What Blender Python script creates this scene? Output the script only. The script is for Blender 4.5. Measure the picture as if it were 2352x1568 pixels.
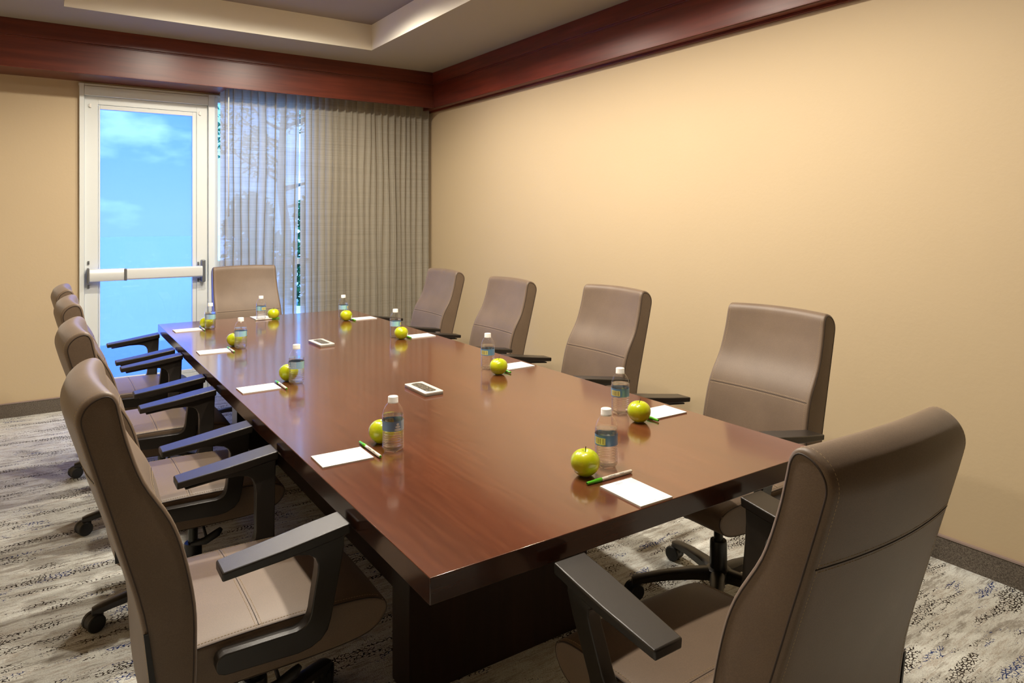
import bpy, bmesh, math, random
from math import pi, sin, cos, radians
from mathutils import Vector, Matrix
for o in list(bpy.data.objects): bpy.data.objects.remove(o)
SC = bpy.context.scene
COL = SC.collection
random.seed(7)

# ------------------------------------------------------------------ camera
YAW = 34.1; CAMH = 1.43; FPX = 1591.0; HY = 498.0
cd = bpy.data.cameras.new('camera'); cam = bpy.data.objects.new('camera', cd); COL.objects.link(cam)
cam.location = (0, 0, CAMH); cam.rotation_euler = (radians(90), 0, radians(-YAW))
cd.sensor_width = 36; cd.lens = FPX/2352*36; cd.shift_y = -(784-HY)/2352; cd.clip_start = .02; cd.clip_end = 300
SC.camera = cam
# ------------------------------------------------------------------ view
SC.view_settings.view_transform = 'Standard'; SC.view_settings.look = 'None'
SC.view_settings.gamma = 1; SC.view_settings.use_curve_mapping = False
SC.view_settings.exposure = 0.0
# ------------------------------------------------------------------ world: bright hazy daylight, blue against the warm lamps
W = bpy.data.worlds.new('sky'); SC.world = W; W.use_nodes = True
wn = W.node_tree; wn.nodes.clear()
def wnode(t, **k):
    n = wn.nodes.new(t)
    for a, v in k.items(): setattr(n, a, v)
    return n
wo = wnode('ShaderNodeOutputWorld'); wb = wnode('ShaderNodeBackground'); wt = wnode('ShaderNodeTexCoord')
wsep = wnode('ShaderNodeSeparateXYZ'); wn.links.new(wt.outputs['Generated'], wsep.inputs[0])
wr = wnode('ShaderNodeValToRGB'); wn.links.new(wsep.outputs['Z'], wr.inputs[0])
els = wr.color_ramp.elements
els[0].position = 0.0; els[0].color = (.62, .80, 1.0, 1)
els[1].position = 0.16; els[1].color = (.22, .50, .95, 1)
e = els.new(0.7); e.color = (.08, .3, .9, 1)
wm = wnode('ShaderNodeMapping'); wm.inputs['Scale'].default_value = (6, 6, 14); wm.inputs['Location'].default_value = (.35, .2, .1)
wn.links.new(wt.outputs['Generated'], wm.inputs[0])
wnz = wnode('ShaderNodeTexNoise'); wnz.inputs['Scale'].default_value = 1.0; wnz.inputs['Detail'].default_value = 6
wn.links.new(wm.outputs[0], wnz.inputs['Vector'])
wcr = wnode('ShaderNodeValToRGB'); wcr.color_ramp.elements[0].position = .50; wcr.color_ramp.elements[1].position = .60
wn.links.new(wnz.outputs['Fac'], wcr.inputs[0])
wmix = wnode('ShaderNodeMixRGB'); wmix.inputs[2].default_value = (1.0, 1.25, 1.6, 1)
wn.links.new(wcr.outputs[0], wmix.inputs[0]); wn.links.new(wr.outputs[0], wmix.inputs[1])
wn.links.new(wmix.outputs[0], wb.inputs[0]); wb.inputs[1].default_value = 4.5
wn.links.new(wb.outputs[0], wo.inputs[0])
# sun on the ground outside; it stands behind the building and never enters the room
sd = bpy.data.lights.new('sun', 'SUN'); sd.energy = 10.5; sd.color = (.75, .88, 1.0); sd.angle = .01
sun = bpy.data.objects.new('sun', sd); COL.objects.link(sun); sun.rotation_euler = (radians(48), 0, radians(-25))
LAMP_POWER = 104.0; LAMP_COL = (1.0, .90, .76)

# ------------------------------------------------------------------ materials
def srgb(r, g, b):
    f = lambda v: (v/255/12.92) if v/255 <= .04045 else ((v/255+.055)/1.055)**2.4
    return (f(r), f(g), f(b), 1)
class NT:
    def __init__(s, name):
        s.m = bpy.data.materials.new(name); s.m.use_nodes = True; s.t = s.m.node_tree; s.t.nodes.clear()
        s.out = s.t.nodes.new('ShaderNodeOutputMaterial')
    def n(s, t, inp=None, **k):
        x = s.t.nodes.new(t)
        for a, v in k.items(): setattr(x, a, v)
        for a, v in (inp or {}).items():
            if isinstance(v, bpy.types.NodeSocket): s.t.links.new(v, x.inputs[a])
            else: x.inputs[a].default_value = v
        return x
    def coord(s, which='Object', scale=(1, 1, 1), loc=(0, 0, 0), rot=(0, 0, 0)):
        c = s.n('ShaderNodeTexCoord')
        return s.n('ShaderNodeMapping', {'Vector': c.outputs[which], 'Scale': scale, 'Location': loc, 'Rotation': rot}).outputs[0]
    def noise(s, vec, scale=5, detail=3, rough=.5):
        return s.n('ShaderNodeTexNoise', {'Vector': vec, 'Scale': scale, 'Detail': detail, 'Roughness': rough}).outputs['Fac']
    def ramp(s, fac, stops, interp='LINEAR'):
        r = s.n('ShaderNodeValToRGB', {'Fac': fac}); r.color_ramp.interpolation = interp
        el = r.color_ramp.elements
        while len(el) < len(stops): el.new(.5)
        for e, (p, c) in zip(el, stops):
            e.position = p; e.color = c if len(c) == 4 else (*c, 1)
        return r.outputs[0]
    def mix(s, f, a, b, mode='MIX'):
        return s.n('ShaderNodeMixRGB', {0: f, 1: a, 2: b}, blend_type=mode).outputs[0]
    def math(s, op, a, b=0.0, c=None):
        d = {0: a, 1: b}
        if c is not None: d[2] = c
        return s.n('ShaderNodeMath', d, operation=op).outputs[0]
    def bump(s, h, strength=.2, dist=.01):
        return s.n('ShaderNodeBump', {'Height': h, 'Strength': strength, 'Distance': dist}).outputs[0]
    def bsdf(s, **k):
        p = s.n('ShaderNodeBsdfPrincipled')
        for a, v in k.items():
            a = a.replace('_', ' ')
            if isinstance(v, bpy.types.NodeSocket): s.t.links.new(v, p.inputs[a])
            else: p.inputs[a].default_value = v
        return p.outputs[0]
    def done(s, sh): s.t.links.new(sh, s.out.inputs[0]); return s.m
def plain(name, col, rough=.5, metal=0, coat=0, spec=.5):
    t = NT(name)
    return t.done(t.bsdf(Base_Color=col, Roughness=rough, Metallic=metal, Coat_Weight=coat, Specular_IOR_Level=spec))
BW = lambda v: (v, v, v, 1)

def m_wall():
    t = NT('beige_vinyl_wall'); v = t.coord()
    n1 = t.noise(v, 60, 4); n2 = t.noise(v, 1.5, 2)
    c = t.mix(n2, srgb(194, 174, 141), srgb(199, 179, 146))
    return t.done(t.bsdf(Base_Color=c, Roughness=.62, Specular_IOR_Level=.3, Normal=t.bump(n1, .12, .004)))
def m_paint(name, col, r=.8):
    t = NT(name); n1 = t.noise(t.coord(), 90, 3)
    return t.done(t.bsdf(Base_Color=col, Roughness=r, Specular_IOR_Level=.3, Normal=t.bump(n1, .05, .003)))
def m_wood(name, a, b, c, scale, rough=.22, coat=.4, axis=0, bump=.02):
    t = NT(name); sc = [14, 14, 14]; sc[axis] = .9
    v = t.coord(scale=sc); n1 = t.noise(v, scale, 6, .6)
    sc2 = [1.6]*3; sc2[axis] = .7
    n2 = t.noise(t.coord(scale=sc2), 2.2, 3)
    col = t.ramp(n1, [(.3, a), (.52, b), (.75, c)])
    dk = t.ramp(n2, [(.32, BW(.80)), (.68, BW(1.08))])
    col = t.mix(1.0, col, dk, 'MULTIPLY')
    return t.done(t.bsdf(Base_Color=col, Roughness=rough, Coat_Weight=coat, Coat_Roughness=.10, Specular_IOR_Level=.5, Normal=t.bump(n1, bump, .0012)))
def m_carpet():
    t = NT('mottled_carpet'); c = t.n('ShaderNodeTexCoord').outputs['Object']
    mp = lambda sc, loc=(0, 0, 0): t.n('ShaderNodeMapping', {'Vector': c, 'Scale': sc, 'Location': loc}).outputs[0]
    streak = t.noise(mp((1.5, 8.5, 1)), 2.2, 10, .74)
    streak2 = t.noise(mp((2.6, 13, 1), (3, 1, 0)), 2.0, 10, .8)
    tuft = t.noise(mp((1, 1, 1)), 210, 3, .7)
    base = t.ramp(streak, [(.34, srgb(146, 142, 134)), (.45, srgb(176, 172, 163)), (.5, srgb(220, 222, 216)), (.56, srgb(186, 179, 168)), (.66, srgb(230, 233, 228))])
    pale = t.ramp(streak2, [(.48, BW(0)), (.56, BW(1))])
    base = t.mix(pale, base, srgb(222, 224, 218))
    warp = t.n('ShaderNodeTexNoise', {'Vector': c, 'Scale': 70.0, 'Detail': 2.0}).outputs['Color']
    wv = t.n('ShaderNodeVectorMath', {0: c, 1: t.n('ShaderNodeVectorMath', {0: warp, 3: .012}, operation='SCALE').outputs[0]}, operation='ADD').outputs[0]
    vv = t.n('ShaderNodeMapping', {'Vector': wv, 'Scale': (62, 92, 1)}).outputs[0]
    cell = t.n('ShaderNodeTexVoronoi', {'Vector': vv, 'Scale': 1.0}, feature='DISTANCE_TO_EDGE', voronoi_dimensions='2D').outputs['Distance']
    fine = t.noise(mp((1, 1.6, 1), (5, 5, 0)), 95, 3, .6)
    cf = t.math('ADD', cell, t.math('MULTIPLY', fine, .55))
    zone = t.noise(mp((1.2, 5.5, 1), (7, 2, 0)), 2.3, 8, .72)
    zone2 = t.noise(mp((1.4, 5.0, 1), (17, 9, 0)), 2.1, 8, .7)
    thr = lambda z, z0: t.math('MINIMUM', t.math('MULTIPLY', t.math('SUBTRACT', z, z0), 3.0), .42)
    zd = t.math('LESS_THAN', cf, thr(zone, .435)); zb = t.math('LESS_THAN', cf, thr(zone2, .49))
    lift = t.ramp(zone, [(.50, BW(0)), (.58, BW(.6))])
    col = t.mix(lift, base, srgb(220, 220, 212))
    col = t.mix(zd, col, srgb(50, 42, 36)); col = t.mix(zb, col, srgb(40, 58, 112))
    col = t.mix(1.0, col, t.ramp(tuft, [(.3, BW(.84)), (.7, BW(1.28))]), 'MULTIPLY')
    h = t.math('SUBTRACT', tuft, t.math('MULTIPLY', zd, .4))
    return t.done(t.bsdf(Base_Color=col, Roughness=.95, Specular_IOR_Level=.1, Normal=t.bump(h, .7, .006)))
def m_base_carpet():
    t = NT('grey_carpet_base'); n = t.noise(t.coord(), 260, 3, .7)
    col = t.ramp(n, [(.3, srgb(62, 56, 50)), (.7, srgb(136, 126, 114))])
    return t.done(t.bsdf(Base_Color=col, Roughness=.95, Specular_IOR_Level=.1, Normal=t.bump(n, .8, .004)))
def m_leather():
    t = NT('taupe_upholstery'); v = t.coord(); n = t.noise(v, 420, 3, .6); n2 = t.noise(v, 7, 3)
    col = t.mix(t.ramp(n2, [(.3, BW(0)), (.7, BW(1))]), srgb(111, 93, 76), srgb(120, 101, 83))
    col = t.mix(1.0, col, t.ramp(n, [(.3, BW(.86)), (.7, BW(1.08))]), 'MULTIPLY')
    h = t.math('ADD', t.math('MULTIPLY', n, .25), t.math('MULTIPLY', t.noise(v, 14, 2), .6))
    return t.done(t.bsdf(Base_Color=col, Roughness=.46, Specular_IOR_Level=.45, Sheen_Weight=.12, Normal=t.bump(h, .12, .006)))
def m_plastic():
    t = NT('black_textured_plastic'); n = t.noise(t.coord(), 900, 2)
    return t.done(t.bsdf(Base_Color=srgb(35, 30, 25), Roughness=.36, Specular_IOR_Level=.6, Normal=t.bump(n, .25, .0008)))
def m_curtain():
    t = NT('sheer_woven_curtain'); v = t.coord('Object')
    slub = t.noise(t.coord('Object', (1.2, 1.2, 230)), 1.0, 4, .7)
    weave = t.noise(t.coord('Object', (60, 60, 500)), 1.0, 2)
    warp = t.noise(t.coord('Object', (260, 260, 3)), 1.0, 2)
    col = t.ramp(slub, [(.28, srgb(160, 153, 138)), (.5, srgb(196, 189, 172)), (.72, srgb(218, 212, 195))])
    col = t.mix(.35, col, t.mix(warp, srgb(130, 122, 108), srgb(206, 198, 180)))
    d = t.n('ShaderNodeBsdfDiffuse', {'Color': col}).outputs[0]
    tl = t.n('ShaderNodeBsdfTranslucent', {'Color': col}).outputs[0]
    tr = t.n('ShaderNodeBsdfTransparent', {'Color': (1, 1, 1, 1)}).outputs[0]
    a = t.n('ShaderNodeMixShader', {0: .40, 1: d, 2: tl}).outputs[0]
    fac = t.ramp(slub, [(.3, BW(.03)), (.7, BW(.15))])
    a = t.n('ShaderNodeMixShader', {0: fac, 1: a, 2: tr}).outputs[0]
    return t.done(a)
def m_pane(name, tint, haze, hazecol):
    t = NT(name)
    tr = t.n('ShaderNodeBsdfTransparent', {'Color': tint}).outputs[0]
    tl = t.n('ShaderNodeBsdfTranslucent', {'Color': hazecol}).outputs[0]
    a = t.n('ShaderNodeMixShader', {0: haze, 1: tr, 2: tl}).outputs[0]
    g = t.n('ShaderNodeBsdfGlossy', {'Color': BW(1), 'Roughness': .02}).outputs[0]
    fr = t.math('MULTIPLY', t.n('ShaderNodeFresnel', {'IOR': 1.45}).outputs[0], t.math('SUBTRACT', 1.0, t.n('ShaderNodeNewGeometry').outputs['Backfacing']))
    return t.done(t.n('ShaderNodeMixShader', {0: fr, 1: a, 2: g}).outputs[0])
def m_clear(name, ior, body, tint=BW(1)):
    # clear plastic: mostly straight-through, part refracted, fresnel gloss
    t = NT(name)
    tr = t.n('ShaderNodeBsdfTransparent', {'Color': tint}).outputs[0]
    rf = t.n('ShaderNodeBsdfRefraction', {'Color': tint, 'Roughness': 0.0, 'IOR': ior}).outputs[0]
    a = t.n('ShaderNodeMixShader', {0: body, 1: tr, 2: rf}).outputs[0]
    g = t.n('ShaderNodeBsdfGlossy', {'Color': BW(1), 'Roughness': .03}).outputs[0]
    fr = t.math('MULTIPLY', t.n('ShaderNodeFresnel', {'IOR': 1.5}).outputs[0], t.math('SUBTRACT', 1.0, t.n('ShaderNodeNewGeometry').outputs['Backfacing']))
    return t.done(t.n('ShaderNodeMixShader', {0: fr, 1: a, 2: g}).outputs[0])
def m_label():
    t = NT('blue_bottle_label'); uv = t.n('ShaderNodeTexCoord').outputs['UV']
    sp = t.n('ShaderNodeSeparateXYZ', {0: uv}); u, v = sp.outputs[0], sp.outputs[1]
    col = t.ramp(u, [(0, srgb(112, 152, 196)), (.22, srgb(118, 152, 190)), (.45, srgb(160, 206, 240)), (.58, srgb(168, 222, 222)), (.66, srgb(96, 144, 190)), (.86, srgb(96, 144, 190)), (1, srgb(112, 152, 196))])
    # small print lines
    lines = t.math('MULTIPLY', t.math('GREATER_THAN', t.math('FRACT', t.math('MULTIPLY', v, 9.0)), .55),
                   t.math('MULTIPLY', t.math('GREATER_THAN', u, .30), t.math('LESS_THAN', u, .42)))
    tx = t.noise(t.n('ShaderNodeMapping', {'Vector': uv, 'Scale': (260, 9, 1)}).outputs[0], 1.0, 1)
    lines = t.math('MULTIPLY', lines, t.math('GREATER_THAN', tx, .45))
    col = t.mix(lines, col, srgb(224, 234, 236))
    # pale stacked hill mark
    for (cu, cv, ru, rv) in ((.24, .72, .022, .12), (.24, .46, .04, .12), (.24, .18, .052, .13)):
        du = t.math('DIVIDE', t.math('SUBTRACT', u, cu), ru); dv = t.math('DIVIDE', t.math('SUBTRACT', v, cv), rv)
        r = t.math('ADD', t.math('MULTIPLY', du, du), t.math('MULTIPLY', dv, dv))
        col = t.mix(t.math('LESS_THAN', r, 1.0), col, srgb(226, 236, 238))
    # barcode panel
    inb = lambda a, b, x: t.math('MULTIPLY', t.math('GREATER_THAN', x, a), t.math('LESS_THAN', x, b))
    panel = t.math('MULTIPLY', inb(.66, .84, u), inb(.12, .78, v))
    col = t.mix(panel, col, srgb(226, 222, 140))
    bars = t.noise(t.n('ShaderNodeMapping', {'Vector': uv, 'Scale': (150, 0, 1)}).outputs[0], 1.0, 0)
    bb = t.math('MULTIPLY', t.math('GREATER_THAN', bars, .52), t.math('MULTIPLY', inb(.68, .82, u), inb(.2, .7, v)))
    col = t.mix(bb, col, srgb(70, 62, 40))
    return t.done(t.bsdf(Base_Color=col, Roughness=.25, Coat_Weight=.4))
def m_apple():
    t = NT('green_apple_skin'); v = t.coord()
    n = t.noise(v, 22, 3); dots = t.n('ShaderNodeTexVoronoi', {'Vector': v, 'Scale': 230.0}).outputs['Distance']
    col = t.mix(t.ramp(n, [(.35, BW(0)), (.7, BW(1))]), srgb(180, 194, 14), srgb(214, 212, 26))
    col = t.mix(t.math('LESS_THAN', dots, .11), col, srgb(218, 220, 84))
    return t.done(t.bsdf(Base_Color=col, Roughness=.28, Coat_Weight=.35, Coat_Roughness=.12, Subsurface_Weight=.06, Subsurface_Radius=(.02, .02, .005), Subsurface_Scale=.05))
def m_paper():
    t = NT('ruled_paper'); uv = t.n('ShaderNodeTexCoord').outputs['UV']
    sp = t.n('ShaderNodeSeparateXYZ', {0: uv}); u, v = sp.outputs[0], sp.outputs[1]
    ln = t.math('LESS_THAN', t.math('FRACT', t.math('MULTIPLY', v, 20.0)), .12)
    zone = t.math('MULTIPLY', t.math('MULTIPLY', t.math('GREATER_THAN', v, .1), t.math('LESS_THAN', v, .82)),
                  t.math('MULTIPLY', t.math('GREATER_THAN', u, .07), t.math('LESS_THAN', u, .93)))
    col = t.mix(t.math('MULTIPLY', ln, zone), srgb(246, 244, 240), srgb(212, 212, 214))
    for (a, b, y0, y1) in ((.38, .62, .90, .925), (.42, .58, .865, .88), (.30, .38, .045, .06), (.48, .54, .045, .065), (.72, .82, .04, .055)):
        m = t.math('MULTIPLY', t.math('MULTIPLY', t.math('GREATER_THAN', u, a), t.math('LESS_THAN', u, b)),
                   t.math('MULTIPLY', t.math('GREATER_THAN', v, y0), t.math('LESS_THAN', v, y1)))
        col = t.mix(m, col, srgb(176, 180, 190))
    return t.done(t.bsdf(Base_Color=col, Roughness=.7, Specular_IOR_Level=.2))
def m_deckpanel():
    t = NT('dark_engraved_panel'); v = t.coord(scale=(1, 1, 1))
    n = t.noise(v, 160, 4, .6); w = t.n('ShaderNodeTexVoronoi', {'Vector': v, 'Scale': 70.0}, feature='DISTANCE_TO_EDGE').outputs['Distance']
    k = t.math('ADD', t.math('LESS_THAN', w, .07), t.math('GREATER_THAN', n, .62))
    col = t.mix(k, srgb(52, 48, 42), srgb(128, 118, 100))
    return t.done(t.bsdf(Base_Color=col, Roughness=.35))
def m_leaf():
    t = NT('leaf_green'); n = t.noise(t.coord(), 3, 2)
    col = t.mix(n, srgb(20, 70, 50), srgb(60, 120, 70))
    d = t.n('ShaderNodeBsdfDiffuse', {'Color': col}).outputs[0]
    tl = t.n('ShaderNodeBsdfTranslucent', {'Color': col}).outputs[0]
    return t.done(t.n('ShaderNodeMixShader', {0: .4, 1: d, 2: tl}).outputs[0])
M = dict(
    wall=m_wall(), wall_dark=m_paint('unseen_wall_low_bounce', srgb(92, 74, 56)), ceil=m_paint('ceiling_paint', srgb(160, 152, 134)), tray=m_paint('tray_face_lit_paint', srgb(246, 240, 222)), traytop=m_paint('tray_top_paint', srgb(150, 140, 134)),  # tray faces: the ceiling's cream, brightened to carry the downlight glow
    table=m_wood('table_mahogany', srgb(92, 49, 31), srgb(101, 55, 35), srgb(113, 64, 41), 5.5, .17, .7, 1),
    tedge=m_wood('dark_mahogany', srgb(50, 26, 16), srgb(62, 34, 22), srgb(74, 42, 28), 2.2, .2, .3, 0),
    pedestal=m_wood('pedestal_mahogany', srgb(34, 18, 13), srgb(42, 24, 18), srgb(52, 30, 22), 3, .32, .1, 2),
    crown_far=m_wood('crown_mahogany_far', srgb(86, 40, 28), srgb(104, 48, 33), srgb(120, 57, 40), 2.0, .34, .0, 0),
    crown_side=m_wood('crown_mahogany_side', srgb(90, 38, 28), srgb(110, 46, 32), srgb(126, 54, 38), 2.0, .34, .0, 1),
    carpet=m_carpet(), basecarpet=m_base_carpet(), leather=m_leather(), plastic=m_plastic(),
    piping=plain('dark_seam_piping', srgb(58, 46, 38), .6), thread=plain('tan_thread', srgb(186, 162, 124), .7), gap=plain('seam_groove', srgb(30, 22, 18), .9),
    black=plain('black_rubber', srgb(26, 25, 24), .5), hub=plain('black_glossy_metal', srgb(30, 29, 28), .28), gas=plain('dark_gas_cylinder', srgb(60, 60, 56), .25, .6),
    alu=plain('painted_white_frame', srgb(220, 225, 222), .42), alu2=plain('white_frame_shadow_gap', srgb(96, 98, 92), .6), bar=plain('silver_push_bar', srgb(222, 225, 222), .3, .1), barcap=plain('grey_metal_cap', srgb(120, 122, 122), .35, .5),
    baseboardcap=plain('mauve_base_cap', srgb(150, 132, 124), .5), curtain=m_curtain(), wand=plain('clear_white_wand', srgb(232, 230, 216), .3),
    doorglass=m_pane('blue_film_glass', (.38, .475, .80, 1), .20, (.38, .53, .86, 1)), winglass=m_pane('window_glass', (.60, .80, 1.0, 1), 0.0, BW(1)),
    bottle=m_clear('clear_bottle_plastic', 1.02, .0), water=m_clear('drinking_water', 1.33, .34, (.985, .99, .985, 1)), cap=plain('white_bottle_cap', srgb(238, 236, 230), .4, 0, .2),
    label=m_label(), apple=m_apple(), stem=plain('apple_stem', srgb(70, 58, 26), .7), paper=m_paper(), card=plain('paper_edge', srgb(222, 218, 208), .8),
    penwhite=plain('pen_white', srgb(236, 228, 214), .3, 0, .4), pengreen=plain('pen_green', srgb(86, 190, 20), .3, 0, .4), ink=plain('grey_print', srgb(70, 66, 60), .8), penhole=plain('pen_green_dark', srgb(20, 90, 20), .6),
    deck=plain('white_tin_box', srgb(224, 222, 212), .3), deckside=plain('grey_tin_side', srgb(176, 172, 158), .35), deckpanel=m_deckpanel(),
    ground=plain('pale_concrete', srgb(232, 238, 246), .9), leaf=m_leaf(), bark=plain('tree_bark', srgb(70, 66, 60), .9), chrome=plain('downlight_reflector', srgb(220, 218, 210), .2, .8),
)
def m_lamp():
    t = NT('lamp_lens'); e = t.n('ShaderNodeEmission', {'Color': (1, .86, .66, 1), 'Strength': 25.0}).outputs[0]; return t.done(e)
M['lens'] = m_lamp()

# ------------------------------------------------------------------ mesh helpers
def obj(name, bm, mat, parent=None, smooth=False, bevel=0, seg=2, auto=None, loc=None):
    bmesh.ops.recalc_face_normals(bm, faces=bm.faces)
    me = bpy.data.meshes.new(name); bm.to_mesh(me); bm.free()
    for mm in (mat if isinstance(mat, (list, tuple)) else [mat]): me.materials.append(mm)
    if smooth or auto:
        for p in me.polygons: p.use_smooth = True
        if auto: me.set_sharp_from_angle(angle=radians(auto))
    o = bpy.data.objects.new(name, me); COL.objects.link(o)
    if parent: o.parent = parent
    if loc: o.location = loc
    if bevel:
        b = o.modifiers.new('bevel', 'BEVEL'); b.width = bevel; b.segments = seg; b.limit_method = 'ANGLE'; b.angle_limit = radians(35)
        if not (smooth or auto):
            for p in me.polygons: p.use_smooth = True
            me.set_sharp_from_angle(angle=radians(35)); b.harden_normals = False
    return o
def box(bm, x0, x1, y0, y1, z0, z1, mi=0):
    vs = [bm.verts.new(p) for p in ((x0, y0, z0), (x1, y0, z0), (x1, y1, z0), (x0, y1, z0), (x0, y0, z1), (x1, y0, z1), (x1, y1, z1), (x0, y1, z1))]
    for f in ((3, 2, 1, 0), (4, 5, 6, 7), (0, 1, 5, 4), (1, 2, 6, 5), (2, 3, 7, 6), (3, 0, 4, 7)):
        fc = bm.faces.new([vs[i] for i in f]); fc.material_index = mi
    return vs
def B(*a):
    bm = bmesh.new()
    for b in a: box(bm, *b)
    return bm
def grid_rings(bm, rings, cap=True, closed=True, mi=0):
    R = [[bm.verts.new(p) for p in r] for r in rings]; n = len(R[0])
    for a, b in zip(R, R[1:]):
        for i in range(n if closed else n-1):
            j = (i+1) % n
            try: f = bm.faces.new((a[i], a[j], b[j], b[i])); f.material_index = mi
            except ValueError: pass
    if cap:
        for r in (R[0], R[-1]):
            try: f = bm.faces.new(r); f.material_index = mi
            except ValueError: pass
    return R
def lathe(bm, prof, n=32, cx=0, cy=0, cap=True, mod=None):
    rings = []
    for r, z in prof:
        rings.append([(cx+(r*(mod(a, r, z) if mod else 1))*cos(a), cy+(r*(mod(a, r, z) if mod else 1))*sin(a), z) for a in (2*pi*i/n for i in range(n))])
    return grid_rings(bm, rings, cap)
def tube(bm, pts, r, n=8, closed=False, rf=None):
    P = [Vector(p) for p in pts]; rings = []; m = len(P); up0 = None
    for i, p in enumerate(P):
        d = (P[(i+1) % m]-P[i-1]) if closed else (P[min(i+1, m-1)]-P[max(i-1, 0)])
        if d.length < 1e-9: d = Vector((0, 0, 1))
        d.normalize()
        if up0 is None: up0 = Vector((0, 0, 1)) if abs(d.z) < .9 else Vector((1, 0, 0))
        x = d.cross(up0)
        if x.length < 1e-4: x = d.orthogonal()
        x.normalize(); y = x.cross(d); up0 = y
        rr = rf(i/(m-1)) if rf else r
        rings.append([p+x*(rr*cos(a))+y*(rr*sin(a)) for a in (2*pi*k/n for k in range(n))])
    if closed: rings.append(rings[0]); grid_rings(bm, rings, False); bmesh.ops.remove_doubles(bm, verts=bm.verts, dist=1e-7)
    else: grid_rings(bm, rings, True)
def spline(pts, k=6, closed=True):
    P = [Vector(p) for p in pts]; n = len(P); out = []
    rng = range(n) if closed else range(n-1)
    for i in rng:
        g = (lambda j: P[j % n]) if closed else (lambda j: P[max(0, min(n-1, j))])
        p0, p1, p2, p3 = g(i-1), g(i), g(i+1), g(i+2)
        for q in range(k):
            t = q/k
            out.append(.5*((2*p1)+(p2-p0)*t+(2*p0-5*p1+4*p2-p3)*t*t+(3*p1-p0-3*p2+p3)*t**3))
    if not closed: out.append(P[-1])
    return out
def inset2(loop, d):
    n = len(loop); out = []
    area = sum(loop[i][0]*loop[(i+1) % n][1]-loop[(i+1) % n][0]*loop[i][1] for i in range(n)); sg = 1 if area > 0 else -1
    for i in range(n):
        t = Vector(loop[(i+1) % n])-Vector(loop[i-1]); t.normalize()
        out.append((loop[i][0]-sg*t.y*d, loop[i][1]+sg*t.x*d))
    return out
def prism(bm, poly, v0, v1, axis='y', shear=None):
    # poly in (u,z); extruded along y; shear(z) adds to y
    a = [bm.verts.new((u, v0+(shear(z) if shear else 0), z)) for u, z in poly]
    b = [bm.verts.new((u, v1+(shear(z) if shear else 0), z)) for u, z in poly]
    n = len(poly)
    bm.faces.new(a); bm.faces.new(b[::-1])
    for i in range(n): bm.faces.new((a[i], a[(i+1) % n], b[(i+1) % n], b[i]))
def thing(name, label, cat, loc=(0, 0, 0), rotz=0, group=None):
    o = bpy.data.objects.new(name, None); COL.objects.link(o); o.location = loc; o.rotation_euler = (0, 0, rotz)
    o.empty_display_size = .1; o['label'] = label; o['category'] = cat
    if group: o['group'] = group
    return o
def struct(name, bm, m, **k):
    o = obj(name, bm, m, **k)
    if not k.get('parent'): o['kind'] = 'structure'
    return o
def copytree(o, parent=None):
    c = o.copy(); COL.objects.link(c)
    if parent: c.parent = parent
    for ch in list(o.children): copytree(ch, c)
    return c
def place(proto, used, loc, rotz, label):
    r = proto if not used else copytree(proto)
    r.location = loc; r.rotation_euler = (0, 0, rotz); r['label'] = label
    return r

# ------------------------------------------------------------------ room
XL, XR, YN, YF = -1.75, 3.11, -3.2, 6.10
ZS = 2.444; ZC = 2.77; ZT = 2.975
struct('floor', B((XL-.1, XR+.1, YN-.1, YF+.2, -.1, 0)), M['carpet'])
DX0, DX1 = .235, 1.141       # door unit, between wall and mullion
WX1 = 1.985; DT = 2.43       # window right edge, head of the opening
struct('wall_back', B((XL-.1, DX0, YF, YF+.15, 0, ZC+.1), (WX1, XR+.1, YF, YF+.15, 0, ZC+.1), (DX0, WX1, YF, YF+.15, DT, ZC+.1)), M['wall'])
struct('wall_right', B((XR, XR+.12, YN-.1, YF+.15, 0, ZC+.3)), M['wall'])
struct('wall_left', B((XL-.12, XL, YN-.1, YF+.15, 0, ZC+.3)), M['wall'])
struct('wall_front', B((XL, XR, YN-.12, YN, 0, ZC+.3)), M['wall_dark'])  # unseen wall behind the camera, coloured dark to cut bounce light
TX0, TX1, TY0, TY1 = .11, 2.19, .85, 5.25
bm = bmesh.new()
for a in ((XL-.1, TX0, YN-.1, YF+.1), (TX1, XR+.1, YN-.1, YF+.1), (TX0, TX1, YN-.1, TY0), (TX0, TX1, TY1, YF+.1)):
    box(bm, *a, ZC, ZC+.35, 0)
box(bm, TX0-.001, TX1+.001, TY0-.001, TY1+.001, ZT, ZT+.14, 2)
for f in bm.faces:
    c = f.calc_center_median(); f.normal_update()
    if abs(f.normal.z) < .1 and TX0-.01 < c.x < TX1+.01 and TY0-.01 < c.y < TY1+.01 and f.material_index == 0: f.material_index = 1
struct('ceiling', bm, [M['ceil'], M['tray'], M['traytop']])
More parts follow.
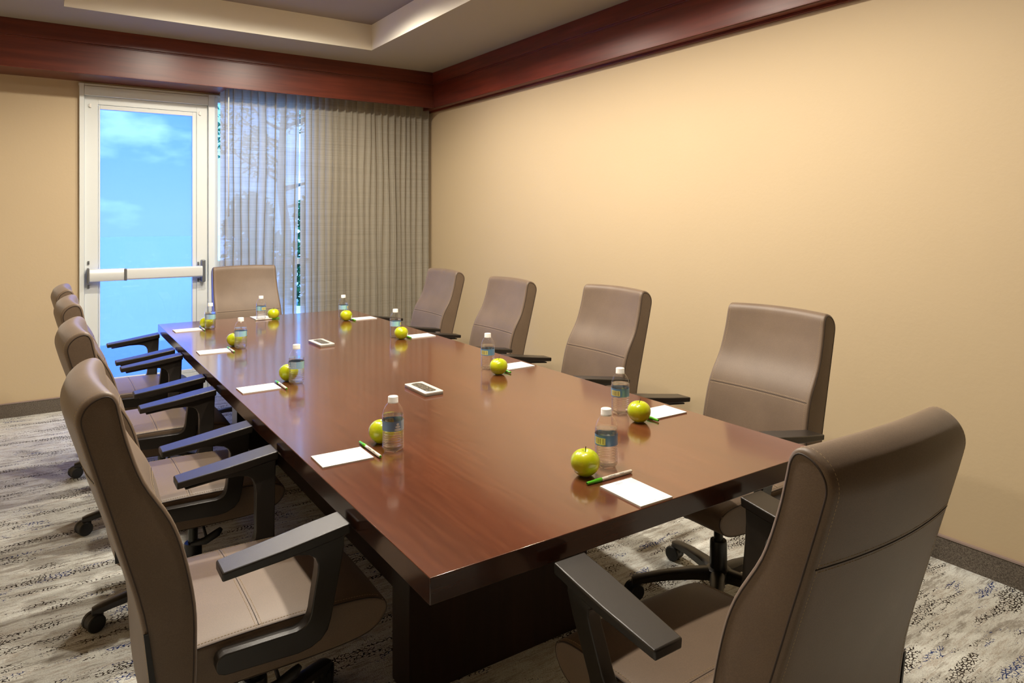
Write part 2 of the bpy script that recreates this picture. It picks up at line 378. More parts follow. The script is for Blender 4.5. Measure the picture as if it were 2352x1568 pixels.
# crown: stepped wooden fascia; along the back it is a deep soffit that hides the curtain track
YS = 5.765; CXL = 1.205
struct('trim_1', B((XL, XR-.09, YS, YS+.022, ZS, 2.655), (XL, XR-.11, YS-.02, YS+.02, 2.66, ZC), (XL, CXL, YS+.02, YF, ZS, ZS+.02), (XL, XR-.09, YS-.004, YS+.004, ZS, ZS+.006),
                    (XL, XR-.1, YS-.006, YS+.02, 2.652, 2.662)), M['crown_far'], bevel=.0015, seg=1)
struct('trim_2', B((XR-.09, XR, YN, YF, ZS, 2.655), (XR-.11, XR, YN, YF, 2.66, ZC), (XR-.094, XR-.08, YN, YF, ZS, ZS+.006), (XR-.022, XR, YN, YF, ZS-.014, ZS), (XR-.096, XR-.02, YN, YF, 2.652, 2.662)), M['crown_side'], bevel=.0015, seg=1)
struct('trim_3', B((XL, XL+.09, YN, YS, ZS, 2.655), (XL, XL+.11, YN, YS-.02, 2.66, ZC)), M['crown_side'])
for nm, b, c in (('baseboard_back', (XL, DX0-.012, YF-.012, YF, 0, .098), (XL, DX0-.012, YF-.015, YF, .098, .104)),
                 ('baseboard_back', (WX1+.01, XR, YF-.012, YF, 0, .098), (WX1+.01, XR, YF-.015, YF, .098, .104)),
                 ('baseboard_right', (XR-.012, XR, YN, YF-.02, 0, .098), (XR-.015, XR, YN, YF-.02, .098, .105)),
                 ('baseboard_left', (XL, XL+.012, YN, YF-.02, 0, .098), (XL, XL+.015, YN, YF-.02, .098, .105))):
    bb = bmesh.new(); box(bb, *b, 0); box(bb, *c, 1); struct(nm, bb, [M['basecarpet'], M['baseboardcap']])

# glazed door unit and storefront window in the back wall
fr = struct('trim_4', B((DX0-.012, DX0+.02, YF-.03, YF+.10, 0, DT), (DX1-.022, DX1+.028, YF-.03, YF+.10, 0, DT), (DX0+.02, DX1-.022, YF-.028, YF+.098, 2.3415, 2.412),
                         (DX0-.015, WX1+.02, YF-.018, YF+.10, 2.412, DT+.002)), M['alu'], bevel=.003)
door = struct('door_1', B((.257, .345, YF, YF+.045, .01, 2.340), (1.034, 1.116, YF, YF+.045, .01, 2.340), (.345, 1.034, YF, YF+.045, 2.281, 2.340), (.345, 1.034, YF, YF+.045, .01, .17)), M['alu'], bevel=.0015)
obj('glazing_bead', B((.347, .359, YF+.004, YF+.04, .172, 2.279), (1.003, 1.032, YF+.004, YF+.04, .172, 2.279), (.359, 1.003, YF+.004, YF+.04, 2.247, 2.279), (.359, 1.003, YF+.004, YF+.04, .172, .198)), M['alu'], door, bevel=.002)
obj('glass_pane', B((.357, 1.005, YF+.018, YF+.026, .195, 2.25)), M['doorglass'], door)
# push bar
bm = bmesh.new()
for x0, x1, h, y in ((.285, .520, .050, YF-.052), (.520, 1.065, .046, YF-.056)):
    ring = [(-.022, -.5), (-.030, -.38), (-.034, 0), (-.030, .38), (-.022, .5), (.016, .5), (.016, -.5)]
    grid_rings(bm, [[(x, y+a, .992+b*h*1.85) for a, b in ring] for x in (x0, x1)])
pb = obj('push_bar', bm, M['bar'], door, auto=30, bevel=.002)
bm = bmesh.new(); box(bm, .272, .286, YF-.085, YF-.01, .935, 1.047); box(bm, .512, .530, YF-.094, YF-.03, .945, 1.037)
obj('bar_end_cap', bm, M['barcap'], pb, bevel=.004)
obj('latch_housing', B((1.062, 1.092, YF-.062, YF, .905, 1.082)), M['barcap'], pb, bevel=.006)
for (x, z) in ((.283, 1.085), (.283, .905), (1.045, 1.052), (1.045, .918)):
    bm = bmesh.new(); box(bm, x-.006, x+.006, YF-.010, YF, z-.013, z+.013); tube(bm, [(x, YF-.016, z), (x, YF-.004, z)], .005, 8)
    obj('screw_clip', bm, M['barcap'], door)
for (x, z) in ((.293, 2.268), (1.057, 2.272)):
    bm = bmesh.new(); box(bm, x-.004, x+.008, YF-.012, YF, z-.014, z+.014); box(bm, x-.010, x-.003, YF-.008, YF, z-.008, z+.008)
    obj('screw_clip', bm, M['cap'], door)
bm = bmesh.new()
for x in (1.062, 1.079): tube(bm, [(x, YF-.0015, .055), (x, YF+.002, .055)], .005, 10)
obj('screw_hole', bm, M['gap'], door)
win = struct('window_1', B((DX1+.028, 1.192, YF-.02, YF+.09, 0, 2.412), (1.945, WX1, YF-.02, YF+.09, 0, 2.412), (1.545, 1.580, YF-.01, YF+.08, .1, 2.39),
                           (1.19, 1.95, YF-.01, YF+.08, 2.372, 2.412), (1.19, 1.95, YF-.01, YF+.08, 1.016, 1.068), (1.19, 1.95, YF-.01, YF+.08, 0, .11)), M['alu'], bevel=.002)
for z0, z1 in ((1.066, 2.374), (.108, 1.018)):
    obj('glass_pane', B((1.188, 1.55, YF+.03, YF+.036, z0, z1), (1.575, 1.948, YF+.03, YF+.036, z0, z1)), M['winglass'], win)

# ------------------------------------------------------------------ outside
struct('ground', B((-25, 30, YF+.16, 60, -.25, -.08)), M['ground'])
def leafball(bm, c, r, n, s, rnd, squash=1.0):
    for _ in range(n):
        while True:
            d = Vector((rnd.uniform(-1, 1), rnd.uniform(-1, 1), rnd.uniform(-1, 1)))
            if .35 < d.length < 1: break
        p = Vector(c)+Vector((d.x*r, d.y*r, d.z*r*squash))
        a = Vector((rnd.gauss(0, 1), rnd.gauss(0, 1), rnd.gauss(0, 1))).normalized(); b = a.orthogonal().normalized()
        w = s*rnd.uniform(.6, 1.2)
        q = [p-a*w, p+b*w*.45, p+a*w, p-b*w*.45]
        bm.faces.new([bm.verts.new(v) for v in q])
rnd = random.Random(3)
for i, (x, y, r) in enumerate(((2.75, 11.4, .5), (3.9, 11.9, .5), (5.1, 12.2, .55))):
    t = thing('shrub', ('leafy shrub outside at the left edge of the curtained window', 'leafy shrub outside behind the middle of the sheer curtain', 'leafy shrub outside, farthest right behind the sheer curtain')[i], 'shrub', (x, y, -.08), group='shrubs outside the window')
    bm = bmesh.new()
    for k in range(5): leafball(bm, (rnd.uniform(-.25, .25), rnd.uniform(-.25, .25), .35+.3*k), r*(1-.07*k), 620, .07, rnd)
    obj('foliage', bm, M['leaf'], t)
    bm = bmesh.new(); tube(bm, [(0, 0, 0), (.03, 0, .6), (0, .04, 1.5)], .04, 8, rf=lambda s: .045*(1-.7*s)); obj('stem', bm, M['bark'], t)
t = thing('tree', 'bare-limbed tree outside behind the sheer curtain', 'tree', (3.75, 13.2, -.08))
bm = bmesh.new(); tube(bm, spline([(0, 0, 0), (.05, 0, 1.2), (-.05, .05, 2.4), (.1, 0, 4.6)], 4, False), .1, 8, rf=lambda s: .12*(1-.7*s)); obj('trunk', bm, M['bark'], t)
bm = bmesh.new(); fb = bmesh.new()
for k in range(16):
    a = rnd.uniform(0, 2*pi); z = rnd.uniform(1.6, 4.2); L = rnd.uniform(.7, 1.7)
    end = Vector((cos(a)*L, sin(a)*L*.6, z+rnd.uniform(.2, .9)))
    tube(bm, spline([(0, 0, z), (end.x*.5, end.y*.5, z+.15), tuple(end)], 3, False), .03, 6, rf=lambda s: .035*(1-.75*s))
    leafball(fb, end, rnd.uniform(.2, .42), 130, .06, rnd)
obj('branch', bm, M['bark'], t); obj('foliage', fb, M['leaf'], t)

# ------------------------------------------------------------------ curtain panels and wand
def curtain(name, x0, x1, nf, seed, label, slantl=0., slantr=0.):
    rn = random.Random(seed); n = nf*14; rows = 26; bm = bmesh.new(); Y0 = 5.955
    jit = [rn.uniform(.75, 1.25) for _ in range(nf)]; tot = sum(jit); cum = [0]
    for j in jit: cum.append(cum[-1]+j/tot)
    amp = [rn.uniform(.016, .034) for _ in range(nf+1)]; ph = [rn.uniform(-.5, .5) for _ in range(nf+1)]
    vs = []
    for r in range(rows+1):
        z = .03+(2.60-.03)*r/rows; row = []
        for i in range(n+1):
            k = min(i//14, nf-1); f = (i-k*14)/14; a = 2*pi*f
            w = (1-f)*amp[k]+f*amp[k+1]; ddr = .006*sin(z*2.1+ph[k]*9)+.004*sin(z*5+k)
            p = (x1-x0)*(cum[k+1]-cum[k])
            xx = x0+(x1-x0)*(cum[k]+(cum[k+1]-cum[k])*f)+.23*p*sin(a)+ddr*sin(pi*i/n)
            e = i/n; low = 1-min(1, z/2.2)
            xx += low*(slantl*(1-e)+slantr*e)
            yy = Y0+w*cos(a+.25*sin(z*1.3+ph[k]*5))*(.85+.25*low)+.006*sin(7*e+z)
            row.append(bm.verts.new((xx, yy, z)))
        vs.append(row)
    for r in range(rows):
        for i in range(n): bm.faces.new((vs[r][i], vs[r][i+1], vs[r+1][i+1], vs[r+1][i]))
    o = obj(name, bm, M['curtain'], smooth=True)
    o['label'] = label; o['category'] = 'curtain'; o['group'] = 'sheer curtain panels in front of the window'
    return o
curtain('curtain', 1.190, 1.835, 9, 4, 'sheer pleated curtain panel on the left, next to the glass door', 0, -.035)
curtain('curtain', 1.842, 3.085, 21, 9, 'sheer pleated curtain panel on the right, against the beige side wall', 0, 0)
bm = bmesh.new(); tube(bm, [(1.238, 5.90, 1.432), (1.238, 5.90, 2.56)], .0045, 8); tube(bm, [(1.238, 5.90, 2.56), (1.238, 5.95, 2.58)], .003, 6)
o = obj('curtain_wand', bm, M['wand'], smooth=True); o['label'] = 'thin white wand hanging in front of the left curtain panel'; o['category'] = 'curtain wand'

# ------------------------------------------------------------------ downlights in the tray
def downlight(x, y, label, used=[None]):
    if used[0] is None:
        t = thing('recessed_downlight', label, 'ceiling light', group='downlights in the ceiling tray')
        bm = bmesh.new(); lathe(bm, [(.048, 0), (.062, -.004), (.068, -.001), (.068, .002)], 32, cap=False); obj('trim_ring', bm, M['cap'], t, smooth=True)
        bm = bmesh.new(); lathe(bm, [(.046, -.0012), (.001, -.0012)], 24, cap=True); obj('lens', bm, M['lens'], t)
        ld = bpy.data.lights.new('lamp', 'SPOT'); ld.energy = LAMP_POWER; ld.color = LAMP_COL; ld.shadow_soft_size = .045; ld.spot_size = radians(170); ld.spot_blend = .50
        l = bpy.data.objects.new('lamp', ld); COL.objects.link(l); l.parent = t; l.location = (0, 0, -.03)
        used[0] = t; r = t
    else: r = copytree(used[0])
    r.location = (x, y, ZT); r['label'] = label
k = 0
for y, a in ((4.45, 'far end'), (3.05, 'middle'), (1.70, 'near end')):
    for x, b in ((.84, 'door-side row'), (1.56, 'wall-side row')):
        downlight(x, y, 'round recessed downlight in the ceiling tray, %s of the %s' % (a, b))

# ------------------------------------------------------------------ conference table
TXa, TXb, TYa, TYb = .603, 1.878, 1.166, 4.896
t = thing('conference_table', 'long reddish-brown polished wooden conference table with thick edge', 'table', (1.2405, 3.03, 0))
def rel(b): return (b[0]-1.2405, b[1]-1.2405, b[2]-3.03, b[3]-3.03, b[4], b[5])
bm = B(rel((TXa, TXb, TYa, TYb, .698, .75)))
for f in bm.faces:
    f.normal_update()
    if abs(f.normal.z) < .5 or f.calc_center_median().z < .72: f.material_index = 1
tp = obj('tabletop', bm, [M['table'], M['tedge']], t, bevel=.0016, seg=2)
obj('pedestal', B(rel((.898, 1.583, 1.867, 1.99, 0, .698))), M['pedestal'], t, bevel=.002)
obj('pedestal', B(rel((.898, 1.583, 4.07, 4.19, 0, .698))), M['pedestal'], t, bevel=.002)
obj('centre_panel', B(rel((1.12, 1.36, 1.99, 4.07, 0, .698))), M['pedestal'], t, bevel=.002)

# ------------------------------------------------------------------ chair
def backloop():
    pts = [(-.252, .31), (-.197, .31), (-.192, .40), (-.190, .477), (-.192, .576), (-.212, .69), (-.238, .77), (-.290, .862), (-.319, .948), (-.333, 1.01), (-.339, 1.038), (-.350, 1.052), (-.370, 1.048),
           (-.387, 1.034), (-.395, 1.012), (-.389, .98), (-.361, .878), (-.325, .75), (-.282, .587), (-.264, .45)]
    return [(p.x, p.y) for p in spline([(a, b, 0) for a, b in pts], 4)]
BLM = backloop()
BL = inset2(BLM, -.011)
def bw(z): return .222+.016*max(0, min(1, (1.05-z)/.5))
def backpt(u, z, s):
    # s in -1..1 across; the whole back curves round the sitter, more so at the top
    q = 1-s*s; k = max(0, min(1, (z-.55)/.4))
    rear = max(0, min(1, (-(u)-(.30 if z > .85 else .24))*6)) if z > .33 else 0
    return (u-(.010+.012*k)*q-.003*rear*q*k, s*bw(z), z+(.006*q if z > 1.04 else 0))
def make_chair():
    t = thing('conference_chair', '-', 'chair', group='conference chairs around the table')
    bm = bmesh.new(); rings = []
    for s, ins in [(-1, .0105), (-.998, .0075), (-.991, .0035), (-.978, .0008), (-.955, 0)]+[(-.85+.17*i, 0) for i in range(11)]+[(.955, 0), (.978, .0008), (.991, .0035), (.998, .0075), (1, .0105)]:
        L = inset2(BL, ins) if ins else BL
        rings.append([backpt(u, z, s) for u, z in L])
    grid_rings(bm, rings)
    back = obj('backrest', bm, M['leather'], t, auto=50)
    for s in (-1, 1):
        bm = bmesh.new(); tube(bm, [backpt(u, z, s*.998) for u, z in inset2(BL, .0085)], .0017, 6, closed=True)
        obj('piping', bm, M['piping'], back, smooth=True)
    # stitches: dashes along both sides and the double seam across front and rear
    bm = bmesh.new(); L = inset2(BL, .0001)
    def dashes(pts, r=.0006, on=.004, off=.003):
        P = [Vector(p) for p in pts]; cum = [0]
        for a, b in zip(P, P[1:]): cum.append(cum[-1]+(b-a).length)
        def ev(q):
            i = 0
            while i < len(P)-2 and cum[i+1] < q: i += 1
            return P[i].lerp(P[i+1], (q-cum[i])/max(1e-9, cum[i+1]-cum[i]))
        for k in range(int(cum[-1]/(on+off))):
            q = k*(on+off); tube(bm, [ev(q), ev(q+on)], r, 4)
    for s in (-.93, .93): dashes([backpt(u, z, s) for u, z in L+L[:1]])
    def at_z(zz, front):
        best = []
        for i in range(len(L)):
            (u0, z0), (u1, z1) = L[i], L[(i+1) % len(L)]
            if (z0-zz)*(z1-zz) <= 0 and z0 != z1: best.append(u0+(u1-u0)*(zz-z0)/(z1-z0))
        return max(best) if front else min(best)
    gb = bmesh.new()
    for front, zz in ((1, .748), (0, .878)):
        for dz in (-.006, .006):
            dashes([(lambda p: (p[0]+(.0002 if front else -.0002), p[1], p[2]))(backpt(at_z(zz+dz, front), zz+dz, -.945+.0675*i)) for i in range(29)])
        tube(gb, [backpt(at_z(zz, front), zz, -.95+.095*i) for i in range(21)], .0011, 6)
    obj('stitching', bm, M['thread'], back); obj('seam', gb, M['gap'], back, smooth=True)
    # black slot low on each side of the back
    for s in (-1, 1):
        bm = bmesh.new(); y = s*(bw(.45)+.001)
        pl = [(-.286, .545), (-.277, .545), (-.258, .40), (-.252, .315), (-.270, .315), (-.274, .43)]
        prism(bm, pl, y-.004, y+.003); obj('side_slot', bm, M['black'], back)
    # seat
    pts = [(-.255, .374), (-.08, .366), (.10, .364), (.20, .370), (.248, .386), (.272, .415), (.271, .440), (.248, .462), (.19, .474), (.06, .481), (-.08, .482), (-.19, .479), (-.262, .474), (-.272, .425)]
    SL = [(p.x, p.y) for p in spline([(a, b, 0) for a, b in pts], 4)]
    hw = .229
    def seatpt(u, z, s): return (u, s*hw, z+(.006*(1-s*s) if z > .43 else 0)-(.006*s**8 if z > .45 else 0))
    bm = bmesh.new(); rings = []
    for s, ins in [(-1, .010), (-.996, .003), (-.98, 0)]+[(-.9+.15*i, 0) for i in range(13)]+[(.98, 0), (.996, .003), (1, .010)]:
        rings.append([seatpt(u, z, s) for u, z in (inset2(SL, ins) if ins else SL)])
    grid_rings(bm, rings); seat = obj('seat', bm, M['leather'], t, auto=50)
    for s in (-1, 1):
        bm = bmesh.new(); tube(bm, [seatpt(u, z, s*.992) for u, z in inset2(SL, .002)], .0018, 6, closed=True)
        obj('piping', bm, M['piping'], seat, smooth=True)
    gb = bmesh.new(); tube(gb, [(-.045, hw*(-.96+.096*i), .4815+.006*(1-(-.96+.096*i)**2)-.006*(-.96+.096*i)**8) for i in range(21)], .0012, 6)
    obj('seam', gb, M['gap'], seat, smooth=True)
    bm = bmesh.new(); top = [(u, z) for u, z in SL if z > .455]
    top.sort()
    for s in (-.955, .955): dashes([seatpt(u, z+.0005, s) for u, z in top])
    for du in (-.007, .007): dashes([(-.045+du, hw*(-.98+.07*i), .4825+.006*(1-(-.98+.07*i)**2)-.006*(-.98+.07*i)**8) for i in range(29)])
    obj('stitching', bm, M['thread'], seat)
    # armrests
    fr = [((-.146, .430), (-.146, .444)), ((-.141, .419), (-.141, .455)), ((-.128, .413), (-.128, .461)), ((0, .406), (0, .459)), ((.035, .404), (.030, .458)), ((.065, .408), (.044, .461)), ((.090, .419), (.053, .468)), ((.106, .437), (.059, .479)),
          ((.114, .465), (.0625, .495)), ((.119, .53), (.065, .54)), ((.125, .60), (.069, .60)), ((.129, .650), (.068, .622)), ((.131, .694), (.060, .640)), ((.10, .688), (.046, .651)), ((.05, .679), (.022, .657)), ((-.02, .668), (-.03, .658)), ((-.125, .654), (-.125, .648))]
    for sg in (-1, 1):
        bm = bmesh.new()
        sh = lambda z, sg=sg: sg*(.246+.046*max(0, min(1, (z-.46)/.18)))
        grid_rings(bm, [[(o[0], sh(o[1])-.0165, o[1]), (o[0], sh(o[1])+.0165, o[1]), (q[0], sh(q[1])+.0165, q[1]), (q[0], sh(q[1])-.0165, q[1])] for o, q in fr])
        arm = obj('armrest', bm, M['plastic'], t, bevel=.005, seg=3)
        bm = bmesh.new()
        def sec(u, zt, hwid, th): return [(u, sg*.300-hwid, zt), (u, sg*.300+hwid, zt), (u, sg*.300+hwid*.94, zt-th), (u, sg*.300-hwid*.94, zt-th)]
        grid_rings(bm, [sec(-.148, .676, .036, .020), (sec(-.02, .6935, .0415, .024)), sec(.05, .7045, .043, .026), sec(.133, .7165, .042, .026)])
        obj('arm_pad', bm, M['plastic'], arm, bevel=.004, seg=3)
    # under-seat gear
    bm = B((-.11, .09, -.07, .07, .325, .368)); obj('tilt_mechanism', bm, M['black'], t, bevel=.012)
    bm = bmesh.new()
    lathe(bm, [(.020, 0), (.026, .004), (.027, .030), (.022, .036)], 20)
    bmesh.ops.transform(bm, matrix=Matrix.Translation((.09, -.05, .335)) @ Matrix.Rotation(radians(80), 4, 'Y'), verts=bm.verts)
    obj('tension_knob', bm, M['black'], t, auto=30)
    bm = bmesh.new(); tube(bm, [(0, -.05, .345), (.01, -.13, .335), (.015, -.175, .30)], .005, 8); tube(bm, [(-.035, -.165, .285), (.01, -.178, .292), (.05, -.182, .312), (.062, -.184, .325)], .011, 8, rf=lambda s: .006+.009*sin(pi*min(1, s*1.0)*.9+.15))
    obj('lever', bm, M['black'], t, smooth=True)
    bm = bmesh.new(); lathe(bm, [(.017, .20), (.017, .33)], 20); obj('gas_cylinder', bm, M['gas'], t, auto=30)
    bm = bmesh.new(); lathe(bm, [(.030, .085), (.032, .10), (.031, .215), (.029, .222), (.018, .222)], 24); obj('column', bm, M['hub'], t, auto=30)
    bm = bmesh.new(); lathe(bm, [(.045, .075), (.050, .085), (.046, .115), (.034, .122)], 24)
    for k in range(5):
        a = pi+2*pi*k/5; d = Vector((cos(a), sin(a), 0)); n = Vector((-sin(a), cos(a), 0)); rings = []
        for r, zt, th, w in ((.02, .120, .04, .027), (.10, .117, .036, .024), (.20, .104, .030, .021), (.27, .090, .026, .020), (.305, .082, .026, .020), (.322, .076, .020, .016)):
            c = d*r; ring = []
            for (x, y) in ((-1, -1), (-1, -.1), (-.72, .12), (0, .2), (.72, .12), (1, -.1), (1, -1)):
                ring.append((c.x+n.x*w*x, c.y+n.y*w*x, zt+(y-.2)*th*.8))
            rings.append(ring)
        grid_rings(bm, rings)
    obj('star_base', bm, M['plastic'], t, auto=40)
    for k in range(5):
        a = pi+2*pi*k/5; c = Vector((cos(a), sin(a), 0))*.305; ca = a+(.5 if k else .35)
        f = Vector((cos(ca), sin(ca), 0)); n = Vector((-sin(ca), cos(ca), 0))
        bm = bmesh.new(); tube(bm, [(c.x, c.y, .074), (c.x, c.y, .066), (c.x, c.y, .050), (c.x, c.y, .038)], .017, 14, rf=lambda s: .016 if s < .1 else .019)
        ctr = c+f*.012+Vector((0, 0, .030))
        tube(bm, [ctr-n*.010, ctr+n*.010], .0285, 18)
        cs = obj('caster', bm, M['black'], t, auto=30)
        for sg in (-1, 1):
            bm = bmesh.new(); tube(bm, [ctr+n*sg*.010, ctr+n*sg*.013, ctr+n*sg*.024, ctr+n*sg*.027], .03, 20, rf=lambda s: .030 if .2 < s < .8 else .027)
            obj('wheel', bm, M['black'], cs, auto=30)
    return t
P = make_chair()
CHAIRS = [
    (.462, 1.890, 0, 'taupe chair on the left, nearest the camera, its whole seat and side in view'),
    (.462, 2.800, 0, 'taupe chair, second from the front on the door side of the table'),
    (.468, 3.668, 0, 'taupe chair, third from the front on the door side of the table'),
    (.464, 4.497, 0, 'taupe chair, farthest from the camera on the door side of the table'),
    (2.095, 1.715, pi, 'taupe chair along the beige wall, nearest the camera'),
    (2.11, 2.690, pi, 'taupe chair along the beige wall, second from the front'),
    (2.115, 3.670, pi, 'taupe chair along the beige wall, third from the front'),
    (2.12, 4.560, pi, 'taupe chair along the beige wall, farthest, beside the curtain'),
    (1.215, 1.005, pi/2, 'taupe chair at the near end of the table, seen from behind'),
    (1.245, 5.045, -pi/2, 'taupe chair at the far end of the table, in front of the curtain'),
]
for i, (x, y, r, lb) in enumerate(CHAIRS):
    c = place(P, i, (x, y, 0), r, lb)
    if i in (3, 6, 7): c.scale = (1, 1, .988 if i == 3 else .974)   # seats set a little lower

# ------------------------------------------------------------------ things on the table
TZ = .75
def make_bottle():
    t = thing('water_bottle', '-', 'bottle', group='water bottles on the table')
    R = .0311
    prof = [(.001, .004), (.012, .003), (.021, .0008), (.026, .002), (.0292, .008)]
    z = .012
    while z < .060:
        prof += [(R, z), (R, z+.0035), (R-.0016, z+.0055)]; z += .0070
    prof += [(R-.0006, .063), (R-.0006, .093), (R, .095), (R, .101), (R-.0004, .107), (.0294, .114), (.0274, .1215), (.0242, .1285), (.0200, .1345), (.0160, .139), (.0134, .1415), (.0126, .144)]
    mod = lambda a, r, z: 1+(.06*cos(5*a) if z < .006 else (.02*cos(5*a) if z < .012 else 0))
    bm = bmesh.new(); lathe(bm, prof, 40, mod=mod); obj('bottle_body', bm, M['bottle'], t, smooth=True)
    wp = [(max(.0005, r-.0009), max(z, .0035)+.0006) for r, z in prof if z <= .1065]
    bm = bmesh.new(); lathe(bm, wp+[(.0295, .107)], 40, mod=mod); obj('water', bm, M['water'], t, smooth=True, auto=60)
    bm = bmesh.new(); lathe(bm, [(.0128, .1405), (.0150, .1405), (.0150, .1445), (.0145, .145), (.0145, .158), (.0135, .1592), (.001, .1595)], 40, mod=lambda a, r, z: 1+(.012*cos(40*a) if .144 < z < .1585 else 0)); obj('cap', bm, M['cap'], t, auto=50)
    bm = bmesh.new(); uvl = bm.loops.layers.uv.new('UVMap'); n = 48; r = R+.0002
    ring = [[bm.verts.new((r*cos(2*pi*i/n), r*sin(2*pi*i/n), zz)) for i in range(n)] for zz in (.0645, .0925)]
    for i in range(n):
        j = (i+1) % n; f = bm.faces.new((ring[0][i], ring[0][j], ring[1][j], ring[1][i]))
        for l, uv in zip(f.loops, ((i/n, 0), ((i+1)/n, 0), ((i+1)/n, 1), (i/n, 1))): l[uvl].uv = uv
    obj('label', bm, M['label'], t, smooth=True)
    return t
def make_apple():
    t = thing('apple', '-', 'apple', group='green apples on the table')
    R = .0385; prof = []
    for i in range(25):
        a = -pi/2+pi*i/24; r = R*cos(a)*(1+.09*sin(a)); z = R*.93*sin(a)
        top = math.exp(-((r/.0095)**2)) if a > 0 else 0; bot = math.exp(-((r/.010)**2)) if a < 0 else 0
        prof.append((max(r, .0004), z-.0105*top+.006*bot+.0335))
    bm = bmesh.new(); lathe(bm, prof, 40, mod=lambda a, r, z: 1+.014*cos(5*a)*(1 if z < .02 else .4)+.008*cos(2*a+1)); obj('flesh', bm, M['apple'], t, smooth=True)
    bm = bmesh.new(); tube(bm, [(0, 0, .054), (.001, 0, .064), (.004, .001, .077)], .0012, 6, rf=lambda s: .0007+.0006*s); obj('stem', bm, M['stem'], t, smooth=True)
    return t
def make_pad():
    # sitter looks along +x; long side along x
    t = thing('notepad', '-', 'notepad', group='notepads on the table')
    bm = bmesh.new(); uvl = bm.loops.layers.uv.new('UVMap'); vs = box(bm, -.073, .073, -.0525, .0525, 0, .0042)
    bm.faces.ensure_lookup_table(); f = bm.faces[1]
    for l in f.loops: l[uvl].uv = ((-l.vert.co.y+.0525)/.105, (l.vert.co.x+.073)/.146)
    for q in bm.faces:
        if q is not f: q.material_index = 1
    obj('paper_block', bm, [M['paper'], M['card']], t); return t
def text(body, size, mat, parent, loc, rot):
    c = bpy.data.curves.new('lettering', 'FONT'); c.body = body; c.size = size; c.extrude = .00005; c.align_x = 'CENTER'; c.align_y = 'CENTER'
    tmp = bpy.data.objects.new('lettering', c); COL.objects.link(tmp)
    dg = bpy.context.evaluated_depsgraph_get(); me = bpy.data.meshes.new_from_object(tmp.evaluated_get(dg))
    bpy.data.objects.remove(tmp); me.materials.clear(); me.materials.append(mat)
    o = bpy.data.objects.new('lettering', me); COL.objects.link(o); o.parent = parent; o.location = loc; o.rotation_euler = rot
    return o
def make_pen():
    # along x, cap at -x; rests on z=0
    t = thing('pen', '-', 'pen', group='pens on the table'); r = .0046
    def cyl(prof, name, mat, par=t):
        bm = bmesh.new(); lathe(bm, [(a, b) for a, b in prof], 20)
        bmesh.ops.transform(bm, matrix=Matrix.Translation((0, 0, .0052)) @ Matrix.Rotation(pi/2, 4, 'Y'), verts=bm.verts)
        return obj(name, bm, mat, par, auto=40)
    b = cyl([(r*.9, -.035), (r, -.034), (r, .074), (r*.85, .0755)], 'barrel', M['penwhite'])
    cyl([(.0034, -.078), (.0037, -.077), (.0043, -.052), (.0050, -.049), (.0052, -.030), (.0047, -.029)], 'cap', M['pengreen'])
    cyl([(.0022, -.0783), (.001, -.0783)], 'cap_hole', M['penhole'], b); cyl([(.0036, .0753), (.0034, .0765), (.001, .0768)], 'end_plug', M['pengreen'], b)
    text('COURTYARD', .0042, M['ink'], b, (.004, -.0034, .0088), (radians(48), 0, 0)); text('Marriott', .0042, M['ink'], b, (.038, -.0034, .0088), (radians(48), 0, 0))
    return t
PB, PA, PP, PE = make_bottle(), make_apple(), make_pad(), make_pen()
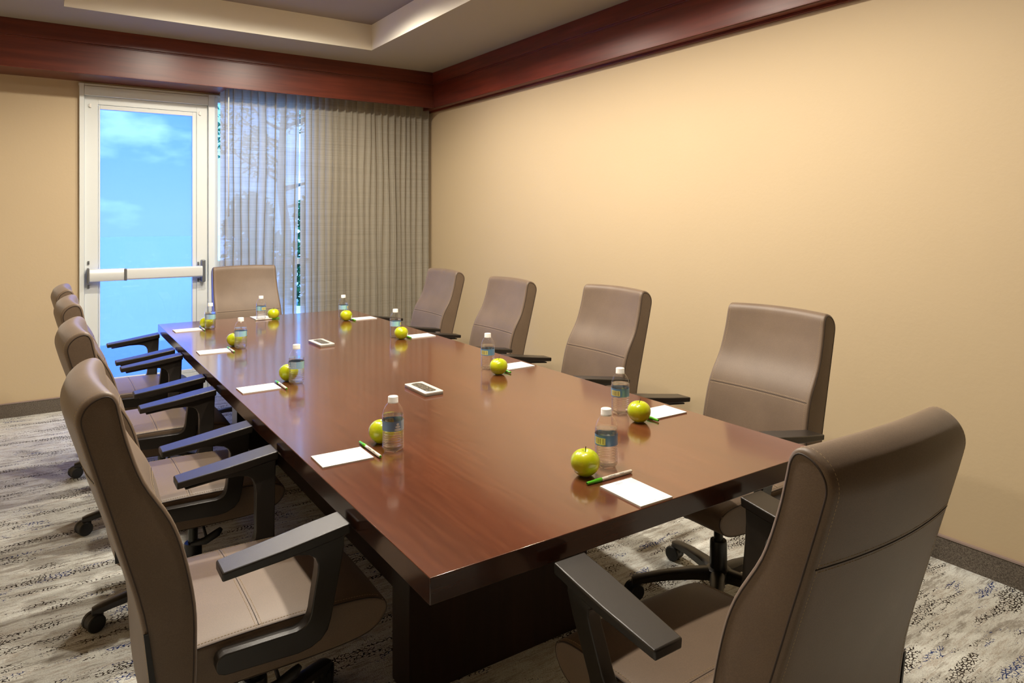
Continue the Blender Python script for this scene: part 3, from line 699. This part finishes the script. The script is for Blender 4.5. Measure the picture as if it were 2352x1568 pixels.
# per setting: sitter direction, bottle xy + turn, apple xy, pad centre, pen centre
SET = [
    ('at the nearest place on the door side of the table', 0, (.843, 1.862, 3.23), (.846, 1.950), (.699, 1.886), (.787, 1.899)),
    ('at the second place from the front on the door side', 0, (.858, 2.838, 1.75), (.845, 2.905), (.706, 2.829), (.793, 2.829)),
    ('at the third place from the front on the door side', 0, (.848, 3.757, 1.6), (.835, 3.845), (.711, 3.731), (.793, 3.730)),
    ('at the farthest place on the door side of the table', 0, (.838, 4.493, 1.6), (.829, 4.565), (.716, 4.525), (.800, 4.533)),
    ('at the nearest place along the beige wall side', pi, (1.650, 1.771, -1.32), (1.640, 1.669), (1.777, 1.703), (1.690, 1.708)),
    ('at the second place from the front along the wall side', pi, (1.650, 2.631, -1.1), (1.631, 2.512), (1.780, 2.603), (1.681, 2.571)),
    ('at the third place from the front along the wall side', pi, (1.652, 3.617, 1.05), (1.653, 3.542), (1.781, 3.565), (1.702, 3.599)),
    ('at the farthest place along the wall side, by the curtain', pi, (1.662, 4.465, 1.1), (1.648, 4.375), (1.775, 4.390), (1.688, 4.393)),
    ('at the near end of the table, closest to the camera', pi/2, (1.270, 1.418, -1.36), (1.182, 1.402), (1.2095, 1.243), (1.219, 1.3465)),
    ('at the far end of the table, before the end chair', -pi/2, (1.192, 4.715, .45), (1.273, 4.722), (1.215, 4.815), (1.23, 4.705)),
]
for i, (w, d, b, a, p, e) in enumerate(SET):
    place(PB, i, (b[0], b[1], TZ), b[2]+radians(0), 'clear water bottle '+w)
    place(PA, i, (a[0], a[1], TZ), i*1.3, 'green apple '+w)
    place(PP, i, (p[0], p[1], TZ), d+(.02 if i % 2 else -.015), 'white ruled notepad '+w)
    place(PE, i, (e[0], e[1], TZ), d-pi/2, 'white pen with green cap '+w)
# two small white tins with dark panels
def make_tin():
    t = thing('card_tin', '-', 'box', group='white tins on the middle of the table')
    bm = bmesh.new()
    def rr(hx, hy, r, z, n=5):
        out = []
        for cx, cy, a0 in ((hx-r, hy-r, 0), (-hx+r, hy-r, 90), (-hx+r, -hy+r, 180), (hx-r, -hy+r, 270)):
            for i in range(n+1):
                a = radians(a0+90*i/n); out.append((cx+r*cos(a), cy+r*sin(a), z))
        return out
    grid_rings(bm, [rr(.0395, .090, .006, 0), rr(.0400, .0905, .006, .001), rr(.0400, .0905, .006, .0095)]); obj('body', bm, M['deckside'], t, auto=40)
    bm = bmesh.new(); grid_rings(bm, [rr(.0404, .0909, .006, .0085), rr(.0404, .0909, .006, .0125), rr(.0396, .0901, .006, .0132)]); l = obj('lid', bm, M['deck'], t, auto=40)
    bm = bmesh.new(); pts = []
    for i in range(9): a = -1+2*i/8; pts.append((.022*a, .066+.010*(1-a*a)))
    pts = pts+[(-x, -y) for x, y in pts]
    grid_rings(bm, [[(x, y, .0130) for x, y in pts], [(x, y, .0136) for x, y in pts]]); obj('panel', bm, M['deckpanel'], l)
    return t
T = make_tin()
place(T, 0, (1.235, 2.442, TZ), 0, 'flat white box with dark engraved panel, the one nearer the camera')
place(T, 1, (1.233, 3.640, TZ), .03, 'flat white box with dark engraved panel, the one farther up the table')
